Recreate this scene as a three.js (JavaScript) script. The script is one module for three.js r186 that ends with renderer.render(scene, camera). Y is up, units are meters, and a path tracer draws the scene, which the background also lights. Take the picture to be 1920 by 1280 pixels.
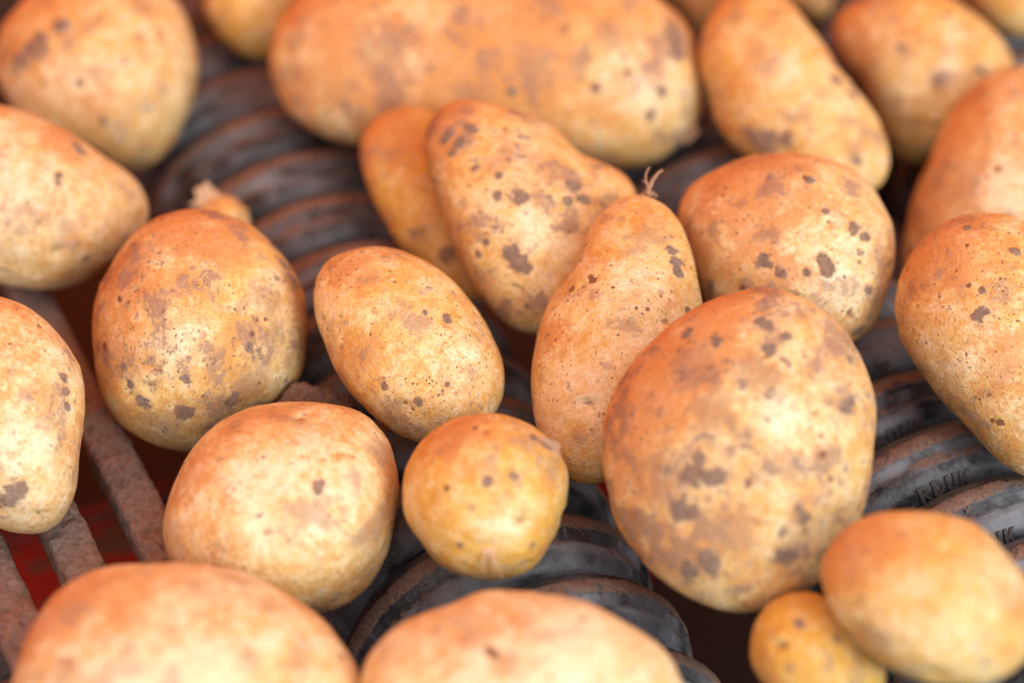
import * as THREE from 'three';
import { mergeGeometries } from 'three/addons/utils/BufferGeometryUtils.js';
import { FontLoader } from 'three/addons/loaders/FontLoader.js';
import { TextGeometry } from 'three/addons/geometries/TextGeometry.js';

// ---------- camera, sky, sun, exposure ----------
const scene = new THREE.Scene();
const camera = new THREE.PerspectiveCamera(18, 1024 / 682, 0.02, 60);
camera.position.set(0, 0.42148, 0.44589);
camera.lookAt(0, 0.02, 0);
camera.focus = 0.58;
camera.userData.fStop = 3.7;
const renderer = new THREE.WebGLRenderer({ antialias: true });
renderer.toneMapping = THREE.LinearToneMapping;
renderer.toneMappingExposure = 1.66;
renderer.shadowMap.enabled = true;

const SUN = new THREE.Vector3(0.56, 0.48, 0.68).normalize();
{ // a bright, lightly overcast sky: even cloud, a little brighter overhead and round the veiled sun
  const W = 256, H = 128, d = new Float32Array(W * H * 4);
  for (let j = 0; j < H; j++) for (let i = 0; i < W; i++) {
    const el = ((j + 0.5) / H - 0.5) * Math.PI, az = ((i + 0.5) / W - 0.5) * 2 * Math.PI;
    const x = Math.cos(az) * Math.cos(el), y = Math.sin(el), z = Math.sin(az) * Math.cos(el);
    const c = Math.max(0, x * SUN.x + y * SUN.y + z * SUN.z);
    const v = (y > 0 ? (1 + 2 * y) / 3 : 1 / 3) * 1.25 + 0.6 * Math.pow(c, 12);
    const o = (j * W + i) * 4;
    d[o] = v * 0.97; d[o + 1] = v; d[o + 2] = v * 1.06; d[o + 3] = 1;
  }
  const sky = new THREE.DataTexture(d, W, H, THREE.RGBAFormat, THREE.FloatType);
  sky.mapping = THREE.EquirectangularReflectionMapping; sky.magFilter = THREE.LinearFilter; sky.needsUpdate = true;
  scene.background = sky; scene.environment = sky;
}
const sun = new THREE.DirectionalLight(new THREE.Color(1, 0.98, 0.94), 0.85);
sun.position.copy(SUN).multiplyScalar(3); sun.castShadow = true; sun.shadow.radius = 30;
sun.shadow.mapSize.set(2048, 2048);
Object.assign(sun.shadow.camera, { left: -0.6, right: 0.6, top: 0.6, bottom: -0.6, near: 0.5, far: 6 });
scene.add(sun, sun.target);

// ---------- helpers ----------
function rng(s) { return () => { s |= 0; s = (s + 0x6D2B79F5) | 0; let t = Math.imul(s ^ (s >>> 15), 1 | s); t = (t + Math.imul(t ^ (t >>> 7), 61 | t)) ^ t; return ((t ^ (t >>> 14)) >>> 0) / 4294967296; }; }
const perm = new Uint16Array(1024), val = new Float32Array(512);
{ const r = rng(77), p = [...Array(512).keys()]; for (let i = 511; i > 0; i--) { const j = Math.floor(r() * (i + 1)); [p[i], p[j]] = [p[j], p[i]]; } for (let i = 0; i < 1024; i++) perm[i] = p[i & 511]; for (let i = 0; i < 512; i++) val[i] = r() * 2 - 1; }
const hash = (x, y, z) => perm[perm[perm[x & 511] + (y & 511)] + (z & 511)];
function noise(x, y, z) { // value noise, -1..1
  const X = Math.floor(x), Y = Math.floor(y), Z = Math.floor(z);
  let fx = x - X, fy = y - Y, fz = z - Z;
  fx = fx * fx * (3 - 2 * fx); fy = fy * fy * (3 - 2 * fy); fz = fz * fz * (3 - 2 * fz);
  const x0 = X & 511, y0 = Y & 511, z0 = Z & 511, z1 = (Z + 1) & 511, y1 = (Y + 1) & 511, A = perm[x0], B = perm[(x0 + 1) & 511];
  const A0 = perm[A + y0], A1 = perm[A + y1], B0 = perm[B + y0], B1 = perm[B + y1];
  const a = val[perm[A0 + z0]], b = val[perm[B0 + z0]], c = val[perm[A1 + z0]], d = val[perm[B1 + z0]], e = val[perm[A0 + z1]], f = val[perm[B0 + z1]], g = val[perm[A1 + z1]], h = val[perm[B1 + z1]];
  const i = a + (b - a) * fx, j = c + (d - c) * fx, k = e + (f - e) * fx, l = g + (h - g) * fx, m = i + (j - i) * fy, n = k + (l - k) * fy;
  return m + (n - m) * fz;
}
function fbm(x, y, z, o) { let s = 0, a = 0.55, t = 0; for (let i = 0; i < o; i++) { s += a * noise(x, y, z); t += a; a *= 0.52; x = x * 2.03 + 17.1; y = y * 2.03 - 5.3; z = z * 2.03 + 9.7; } return s / t; }
// specks: the deepest cover by little balls scattered one to a cell
function specks(x, y, z, cell, rmin, rmax, share) {
  x /= cell; y /= cell; z /= cell; const X = Math.floor(x - 0.5), Y = Math.floor(y - 0.5), Z = Math.floor(z - 0.5); let best = 0;
  for (let i = 0; i < 2; i++) for (let j = 0; j < 2; j++) for (let k = 0; k < 2; k++) {
    const h = hash(X + i, Y + j, Z + k), q = (val[h] + 1) / 2; if (q > share) continue;
    const dx = X + i + 0.5 + val[(h + 91) & 511] * 0.32 - x, dy = Y + j + 0.5 + val[(h + 203) & 511] * 0.32 - y, dz = Z + k + 0.5 + val[(h + 377) & 511] * 0.32 - z;
    const u = (val[(h + 33) & 511] + 1) / 2, r = (rmin + (rmax - rmin) * u * u * u) / cell, d = 1 - Math.sqrt(dx * dx + dy * dy + dz * dz) / r;
    if (d > best) best = d;
  }
  return best;
}
const sm = (a, b, x) => { x = (x - a) / (b - a); x = x < 0 ? 0 : x > 1 ? 1 : x; return x * x * (3 - 2 * x); };
const toS = (v) => (v <= 0.0031308 ? 12.92 * v : 1.055 * Math.pow(v, 1 / 2.4) - 0.055);
const LUT = new Uint8Array(4097); for (let i = 0; i <= 4096; i++) LUT[i] = Math.round(255 * toS(i / 4096));
const put = (buf, o, r, g, b) => { buf[o] = LUT[Math.max(0, Math.min(4096, r * 4096 | 0))]; buf[o + 1] = LUT[Math.max(0, Math.min(4096, g * 4096 | 0))]; buf[o + 2] = LUT[Math.max(0, Math.min(4096, b * 4096 | 0))]; buf[o + 3] = 255; };
function tex(buf, W, H, colour) {
  const t = new THREE.DataTexture(buf, W, H); t.magFilter = THREE.LinearFilter; t.minFilter = THREE.LinearFilter; t.wrapS = t.wrapT = THREE.RepeatWrapping;
  if (colour) t.colorSpace = THREE.SRGBColorSpace; t.needsUpdate = true; return t;
}
const taken = {};
const numbered = (n) => { taken[n] = (taken[n] ?? -1) + 1; return taken[n] ? n + '_' + String(taken[n]).padStart(3, '0') : n; };
function thing(name, label, category, group) {
  const o = new THREE.Group(); o.name = numbered(name); o.userData = { label, category }; if (group) o.userData.group = group; scene.add(o); return o;
}
function part(name, geometry, material, parent) { const m = new THREE.Mesh(geometry, material); m.name = name; m.castShadow = m.receiveShadow = true; parent.add(m); return m; }
const lin = (r, g, b) => new THREE.Color().setRGB(r, g, b);

// ---------- the setting: soil below, red steel plate, an added orange sheet out of view ----------
const soilTex = (() => {
  const W = 512, c = new Uint8Array(W * W * 4), s = new Uint8Array(W * W * 4);
  for (let j = 0; j < W; j++) for (let i = 0; i < W; i++) {
    const a = i / W * 2 * Math.PI, b = j / W * 2 * Math.PI, x = Math.cos(a) * 6, y = Math.sin(a) * 6, z = Math.cos(b) * 6, w = Math.sin(b) * 6;
    const n = fbm(x + w, y, z, 5), g = fbm(x * 5 + w * 5, y * 5 + 3, z * 5, 3), o = (j * W + i) * 4, v = 1 + 0.35 * n + 0.35 * g;
    put(c, o, 0.2 * v, 0.115 * v, 0.078 * v);
    s[o] = 128 + 70 * n + 50 * g; s[o + 1] = 240; s[o + 3] = 255;
  }
  return [tex(c, W, W, true), tex(s, W, W)];
})();
const soilMat = new THREE.MeshStandardMaterial({ map: soilTex[0], bumpMap: soilTex[1], bumpScale: 0.002, roughness: 0.95 });
{
  const g = new THREE.PlaneGeometry(6, 6, 1, 1); g.rotateX(-Math.PI / 2);
  const uv = g.attributes.uv; for (let i = 0; i < uv.count; i++) uv.setXY(i, uv.getX(i) * 40, uv.getY(i) * 40);
  const m = part('ground', g, new THREE.MeshStandardMaterial({ color: lin(0.3, 0.28, 0.27), map: soilTex[0], bumpMap: soilTex[1], bumpScale: 0.002, roughness: 0.95 }), scene); m.position.y = -0.2; m.userData.kind = 'structure';
}
const AX = new THREE.Vector3(0.38781, 0, 0.92174), PERP = new THREE.Vector3(0.92174, 0, -0.38781), UPV = new THREE.Vector3(0, 1, 0);
const YAW = Math.atan2(AX.x, AX.z);
{
  const t = thing('machine_frame', 'red painted steel frame deep below the bars and rubber discs', 'machine frame');
  const W = 512, c = new Uint8Array(W * W * 4), s = new Uint8Array(W * W * 4);
  for (let j = 0; j < W; j++) for (let i = 0; i < W; i++) {
    const x = i / 28, y = j / 28, o = (j * W + i) * 4, n = fbm(x * 0.5, y * 0.5, 3.3, 4), f = fbm(x * 3, y * 3, 8.8, 3);
    const dirt = sm(-0.12, 0.2, n + 0.35 * f), v = 1 + 0.15 * f;
    put(c, o, (0.36 * (1 - dirt) + 0.12 * dirt) * v, (0.012 * (1 - dirt) + 0.07 * dirt) * v, (0.009 * (1 - dirt) + 0.045 * dirt) * v);
    s[o] = 120 + 90 * dirt + 30 * f; s[o + 1] = 110 + 120 * dirt; s[o + 3] = 255;
  }
  const mt = new THREE.MeshStandardMaterial({ map: tex(c, W, W, true), bumpMap: tex(s, W, W), roughnessMap: null, roughness: 0.6, bumpScale: 0.0008 });
  const top = new THREE.BoxGeometry(0.3, 0.006, 0.09);
  part('plate', top, mt, t).position.x = -0.12;
  const lip = part('edge_lip', new THREE.BoxGeometry(0.3, 0.024, 0.005), mt, t); lip.position.set(-0.12, -0.006, -0.0476);
  for (const [x, z, w, d] of [[-0.36, -0.08, 0.008, 0.9], [0.36, -0.08, 0.008, 0.9], [0, -0.53, 0.712, 0.008], [0, 0.37, 0.712, 0.008]]) part('added_shade_panel', new THREE.BoxGeometry(w, 0.2, d), mt, t).position.set(x, -0.004, z);  // panels out of view, added to keep light from below the bars
  t.rotation.y = YAW;
  // its rear edge crosses below the bars
  const mid = new THREE.Vector3(-0.13, -0.092, -0.036).addScaledVector(AX, 0.045).addScaledVector(PERP, 0.16);
  t.position.copy(mid);
}
{
  const t = thing('added_tarpaulin', 'orange translucent sheet out of view, added to cast orange light from back and left', 'added_tarpaulin');
  // unseen sheet added for its orange light, open to the front and right
  const nu = 90, nv = 40, pos = [], uv = [], idx = [];
  const prof = new THREE.CatmullRomCurve3([[0.84, -0.16], [0.83, 0.1], [0.79, 0.36], [0.68, 0.55], [0.5, 0.67], [0.26, 0.72], [0.02, 0.73]].map((q) => new THREE.Vector3(q[0], q[1], 0)));
  for (let j = 0; j <= nv; j++) for (let i = 0; i <= nu; i++) {
    const az = THREE.MathUtils.degToRad(-48 + 158 * i / nu), q = prof.getPointAt(j / nv), r = q.x + 0.012 * noise(az * 5, q.y * 5, 1.5) + 0.006 * Math.sin(az * 16);
    pos.push(0.08 - r * Math.sin(az), q.y, 0.18 - r * Math.cos(az)); uv.push(az, q.y);
    if (i < nu && j < nv) { const a = j * (nu + 1) + i; idx.push(a, a + 1, a + nu + 1, a + 1, a + nu + 2, a + nu + 1); }
  }
  const g = new THREE.BufferGeometry(); g.setAttribute('position', new THREE.Float32BufferAttribute(pos, 3)); g.setAttribute('uv', new THREE.Float32BufferAttribute(uv, 2)); g.setIndex(idx); g.computeVertexNormals();
  part('sheet', g, new THREE.MeshPhysicalMaterial({ color: lin(0.98, 0.18, 0.012), roughness: 1, transmission: 0.9, thickness: 0, side: THREE.DoubleSide, specularIntensity: 0.3 }), t);
}

// ---------- rubber disc rollers ----------
const RD = 0.047;
const PROFILE = [[9, -7], [22, -8], [33, -9.4], [39, -10], [43, -9.6], [45.4, -8.2], [46.6, -6], [47, -3.6], [46.9, -1.4], [46.3, 0.4], [45.5, 1.4], [45.1, 2.2], [44.9, 3.6], [44, 5.8], [42.2, 8], [39.6, 9.7], [36, 10.7], [32, 10.9], [28, 10.2], [22, 8.4], [16, 7.6], [9, 7.5]];
function discGeometry(seed) {
  const nu = 260, curve = new THREE.CatmullRomCurve3(PROFILE.map((p) => new THREE.Vector3(p[0], p[1], 0)), false, 'centripetal'), nv = 72;
  const prof = curve.getSpacedPoints(nv), pos = [], uv = [], idx = [];
  for (let j = 0; j <= nv; j++) for (let i = 0; i <= nu; i++) {
    const a = i / nu * 2 * Math.PI, cx = Math.cos(a), cy = Math.sin(a), r0 = prof[j].x, z0 = prof[j].y;
    const soil = soilOn(cx * 47, cy * 47, r0, z0, seed);
    const w = sm(30, 46, r0), d = soil * (0.5 + 0.5 * noise(cx * r0 * 0.7 + seed, cy * r0 * 0.7, z0 * 0.7)) * 0.9 + 0.06 * w * noise(cx * 4 + seed, cy * 4, z0 * 0.15);
    const out = sm(40, 47, r0), r = r0 + d * (0.25 + 0.75 * out) - 0.45, z = z0 + d * (1 - out) * Math.sign(z0);
    pos.push(r * cx * 0.001, r * cy * 0.001, z * 0.001); uv.push(i / nu, j / nv);
    if (i < nu && j < nv) { const b = j * (nu + 1) + i; idx.push(b, b + 1, b + nu + 1, b + 1, b + nu + 2, b + nu + 1); }
  }
  const g = new THREE.BufferGeometry(); g.setAttribute('position', new THREE.Float32BufferAttribute(pos, 3)); g.setAttribute('uv', new THREE.Float32BufferAttribute(uv, 2)); g.setIndex(idx); g.computeVertexNormals();
  const n = g.attributes.normal; for (let j = 0; j <= nv; j++) { const a = j * (nu + 1), b = a + nu, x = n.getX(a) + n.getX(b), y = n.getY(a) + n.getY(b), z = n.getZ(a) + n.getZ(b), l = Math.hypot(x, y, z); n.setXYZ(a, x / l, y / l, z / l); n.setXYZ(b, x / l, y / l, z / l); }
  return g;
}
// caked soil sits on the tread and in the groove under the shoulder
function soilOn(x, y, r, z, seed) {
  const n = fbm(x * 0.06 + seed * 3.1, y * 0.06, z * 0.12 + seed, 3), f = fbm(x * 0.5 + seed, y * 0.5, z * 0.6 + r * 0.4, 3);
  const band = sm(46.35, 46.85, r) * (z > -5 ? 0.74 : 0.3) + 0.45 * sm(0.8, 0.2, Math.abs(r - 44.9)) * (z > 0 ? 1 : 0);
  return sm(0.42, 0.7, band + 0.36 * n + 0.3 * f) * sm(0.05, 0.2, band);
}
function discMaterial(seed) {
  const W = 2048, H = 384, c = new Uint8Array(W * H * 4), s = new Uint8Array(W * H * 4);
  const curve = new THREE.CatmullRomCurve3(PROFILE.map((p) => new THREE.Vector3(p[0], p[1], 0)), false, 'centripetal'), prof = curve.getSpacedPoints(H - 1);
  for (let j = 0; j < H; j++) {
    const r = prof[j].x, z = prof[j].y;
    for (let i = 0; i < W; i++) {
      const a = (i + 0.5) / W * 2 * Math.PI, cx = Math.cos(a), cy = Math.sin(a), o = (j * W + i) * 4;
      const soil = soilOn(cx * 47, cy * 47, r, z, seed);
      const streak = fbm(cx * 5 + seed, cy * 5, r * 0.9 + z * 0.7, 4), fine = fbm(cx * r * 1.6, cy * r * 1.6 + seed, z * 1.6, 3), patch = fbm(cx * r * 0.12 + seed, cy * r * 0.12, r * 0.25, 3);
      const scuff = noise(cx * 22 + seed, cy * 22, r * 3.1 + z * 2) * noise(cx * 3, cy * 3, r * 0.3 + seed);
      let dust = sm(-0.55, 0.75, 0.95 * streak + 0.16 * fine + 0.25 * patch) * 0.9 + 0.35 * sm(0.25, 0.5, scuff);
      dust = Math.min(1, dust) * (z > 0 ? 0.1 + 0.9 * sm(36.5, 41, r + 2.5 * patch) : 0.2 + 0.4 * sm(44, 46.8, r));  // dust band also paints the shoulder sheen; inner face darkened like gap shade
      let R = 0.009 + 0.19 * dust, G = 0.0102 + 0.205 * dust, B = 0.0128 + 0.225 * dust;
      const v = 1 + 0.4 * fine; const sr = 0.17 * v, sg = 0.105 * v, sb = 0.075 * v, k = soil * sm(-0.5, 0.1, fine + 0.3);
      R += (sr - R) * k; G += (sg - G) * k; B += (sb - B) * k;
      put(c, o, R, G, B);
      s[o] = Math.max(0, Math.min(255, 90 + 30 * streak + 40 * fine + 80 * k + 25 * scuff)); s[o + 1] = Math.min(255, 105 + 85 * dust + 90 * k); s[o + 3] = 255;
    }
  }
  const st = tex(s, W, H);
  return new THREE.MeshStandardMaterial({ map: tex(c, W, H, true), bumpMap: st, roughnessMap: st, roughness: 1, bumpScale: 0.0006 });
}
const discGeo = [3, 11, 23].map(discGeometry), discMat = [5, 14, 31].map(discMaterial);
const shaftMat = new THREE.MeshStandardMaterial({ color: lin(0.06, 0.045, 0.038), roughness: 0.8, metalness: 0.2 });
const letterMat = new THREE.MeshStandardMaterial({ color: lin(0.05, 0.048, 0.048), roughness: 0.65 });
const font = await new FontLoader().loadAsync('fonts/droid/droid_sans_bold.typeface.json');
const letters = (() => { // raised maker's letters round the face
  const gs = []; let a = 0.19;
  for (const ch of 'RDUK') {
    const g = new TextGeometry(ch, { font, size: 0.0044, depth: 0.0006, curveSegments: 4, bevelEnabled: true, bevelSize: 0.00012, bevelThickness: 0.00015, bevelSegments: 1 });
    g.computeBoundingBox(); const w = g.boundingBox.max.x; g.translate(-w / 2, 0, 0); g.rotateX(-0.72); g.translate(0, 0.0386, 0.0107); g.rotateZ(a); gs.push(g); a -= 0.105;
  }
  const m = mergeGeometries(gs); return m;
})();
const PITCH = 0.023, crumbMat = new THREE.MeshStandardMaterial({ color: lin(0.19, 0.115, 0.08), roughness: 0.95 }), crumbBase = new THREE.OctahedronGeometry(1, 0);
function crumbs(d, seed) { // soil crumbs stuck on the upper tread of a disc
  const r = rng(seed + 3), gs = [], M = new THREE.Matrix4(), q = new THREE.Quaternion();
  for (let i = 0; i < 150; i++) {
    const a = Math.PI / 2 + (r() - 0.5) * 2.6 - d.rotation.z, z = -5 + 6.5 * r(); if (noise(a * 5 + seed, z * 0.3, 4) < -0.15) continue;
    const s = (0.18 + 0.55 * r() * r()) / 1000, R = 0.0466 - 0.0001 * r();
    q.setFromEuler(new THREE.Euler(r() * 6, r() * 6, r() * 6)); M.compose(new THREE.Vector3(R * Math.cos(a), R * Math.sin(a), z / 1000), q, new THREE.Vector3(s, s * (0.6 + 0.6 * r()), s)); gs.push(crumbBase.clone().applyMatrix4(M));
  }
  part('soil_crumbs', mergeGeometries(gs), crumbMat, d).userData.kind = 'stuff';
}
[[[-0.0682, -0.047, -0.1012], 0.018, 'black rubber disc roller running from upper left to bottom centre under the potatoes', 1],
 [[0.0491, -0.047, -0.1505], 0.0195, 'black rubber disc roller with raised letters, right of the biggest round potato', 2],
 [[0.1663, -0.047, -0.1998], 0.011, 'dark rubber disc roller under the potatoes at the right edge', 3]].forEach(([at, phase, label, k]) => {
  const t = thing('disc_roller', label, 'roller', 'rubber disc rollers of the sorting table');
  t.position.set(...at); t.rotation.y = YAW;
  const r = rng(40 + k), s = new THREE.CylinderGeometry(0.011, 0.011, 0.56, 20); s.rotateX(Math.PI / 2); s.translate(0, 0, 0.1);
  part('shaft', s, shaftMat, t);
  for (let i = -6; i < 15; i++) {
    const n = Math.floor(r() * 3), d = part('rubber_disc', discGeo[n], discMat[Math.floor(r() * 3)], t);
    d.position.z = phase + i * PITCH * (k === 1 ? 1.1 : 1.02); d.scale.z = k === 1 ? 1.1 : 1; d.rotation.z = r() * 6.28; d.rotation.x = (r() - 0.5) * 0.03; d.rotation.y = (r() - 0.5) * 0.03;
    crumbs(d, i + k * 50);
    if (k === 2) { const l = part('lettering', letters, letterMat, d); l.rotation.z = -d.rotation.z + 0.06 + (r() - 0.5) * 0.1; }
  }
});

// ---------- mud-caked bars ----------
const mudTex = (() => {
  const W = 1024, H = 256, c = new Uint8Array(W * H * 4), s = new Uint8Array(W * H * 4);
  for (let j = 0; j < H; j++) for (let i = 0; i < W; i++) {
    const a = j / H * 2 * Math.PI, x = i / W * 420, y = Math.cos(a) * 7, z = Math.sin(a) * 7, o = (j * W + i) * 4;
    const n = fbm(x * 0.12, y * 0.12, z * 0.12, 4), f = fbm(x * 0.8, y * 0.8, z * 0.8, 4), h = fbm(x * 0.3 + 40, y * 0.3, z * 0.3, 3);
    const dark = sm(0.18, 0.42, h + 0.25 * f), red = sm(0.0, 0.5, n), v = 1 + 0.45 * f;
    let R = 0.21 + 0.03 * red, G = 0.16 - 0.015 * red, B = 0.13 - 0.025 * red;
    R += (0.08 - R) * dark * 0.5; G += (0.062 - G) * dark * 0.5; B += (0.05 - B) * dark * 0.5;
    put(c, o, R * v, G * v, B * v); s[o] = Math.max(0, Math.min(255, 128 + 70 * f + 50 * n - 60 * dark)); s[o + 1] = 235; s[o + 3] = 255;
  }
  return [tex(c, W, H, true), tex(s, W, H)];
})();
const mudMat = new THREE.MeshStandardMaterial({ map: mudTex[0], bumpMap: mudTex[1], bumpScale: 0.0016, roughness: 0.95 });
function crustTube(path, radius, seed, nu = 300, nv = 32, square = 5) {
  const fr = path.computeFrenetFrames(nu, false), pos = [], uv = [], idx = [], L = path.getLength();
  for (let i = 0; i <= nu; i++) {
    const p = path.getPointAt(i / nu), N = UPV.clone(), T = fr.tangents[i]; N.addScaledVector(T, -N.dot(T)).normalize(); const Bn = new THREE.Vector3().crossVectors(T, N);
    for (let j = 0; j <= nv; j++) {
      const a = j / nv * 2 * Math.PI, c = Math.cos(a), s = Math.sin(a), q = Math.pow(Math.pow(Math.abs(c), square) + Math.pow(Math.abs(s), square), -1 / square);
      const x = i / nu * L * 1000, lump = fbm(x * 0.07 + seed, c * 1.2, s * 1.2, 3) * 0.07 + fbm(x * 0.4 + seed, c * 3, s * 3, 3) * 0.09 + fbm(x * 1.1, c * 7, s * 7 + seed, 2) * 0.035;
      const r = radius * (q * 0.93 + lump - 0.06);
      const v = p.clone().addScaledVector(N, s * r).addScaledVector(Bn, c * r); pos.push(v.x, v.y, v.z); uv.push(i / nu * L / 0.42 + seed * 0.13, j / nv);
      if (i < nu && j < nv) { const b = i * (nv + 1) + j; idx.push(b, b + nv + 1, b + 1, b + 1, b + nv + 1, b + nv + 2); }
    }
  }
  const g = new THREE.BufferGeometry(); g.setAttribute('position', new THREE.Float32BufferAttribute(pos, 3)); g.setAttribute('uv', new THREE.Float32BufferAttribute(uv, 2)); g.setIndex(idx); g.computeVertexNormals(); return g;
}
{
  const t = thing('bar_grate', 'steel bar grate caked with dry grey mud in the lower left', 'grate');
  t.position.set(-0.1177, -0.0125, 0.0052);
  const BAX = new THREE.Vector3(0.45413, 0, 0.89094), BP = new THREE.Vector3(0.89094, 0, -0.45413);
  for (let i = 0; i < 7; i++) {
    const o = BP.clone().multiplyScalar(-0.0215 * i), a = o.clone().addScaledVector(BAX, i ? -0.24 : -0.13), b = o.clone().addScaledVector(BAX, 0.1);
    part('bar', crustTube(new THREE.LineCurve3(a, b), 0.0068, 3 + i * 7.7, 420), mudMat, t);
  }
  const c = new THREE.CatmullRomCurve3([new THREE.Vector3(0.012, -0.019, 0.046), new THREE.Vector3(-0.002, -0.018, 0.053), new THREE.Vector3(-0.014, -0.017, 0.063), new THREE.Vector3(-0.03, -0.017, 0.072), new THREE.Vector3(-0.09, -0.017, 0.08)]);
  part('cross_rod', crustTube(c, 0.0065, 91, 120, 24, 2.5), mudMat, t);
}

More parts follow.
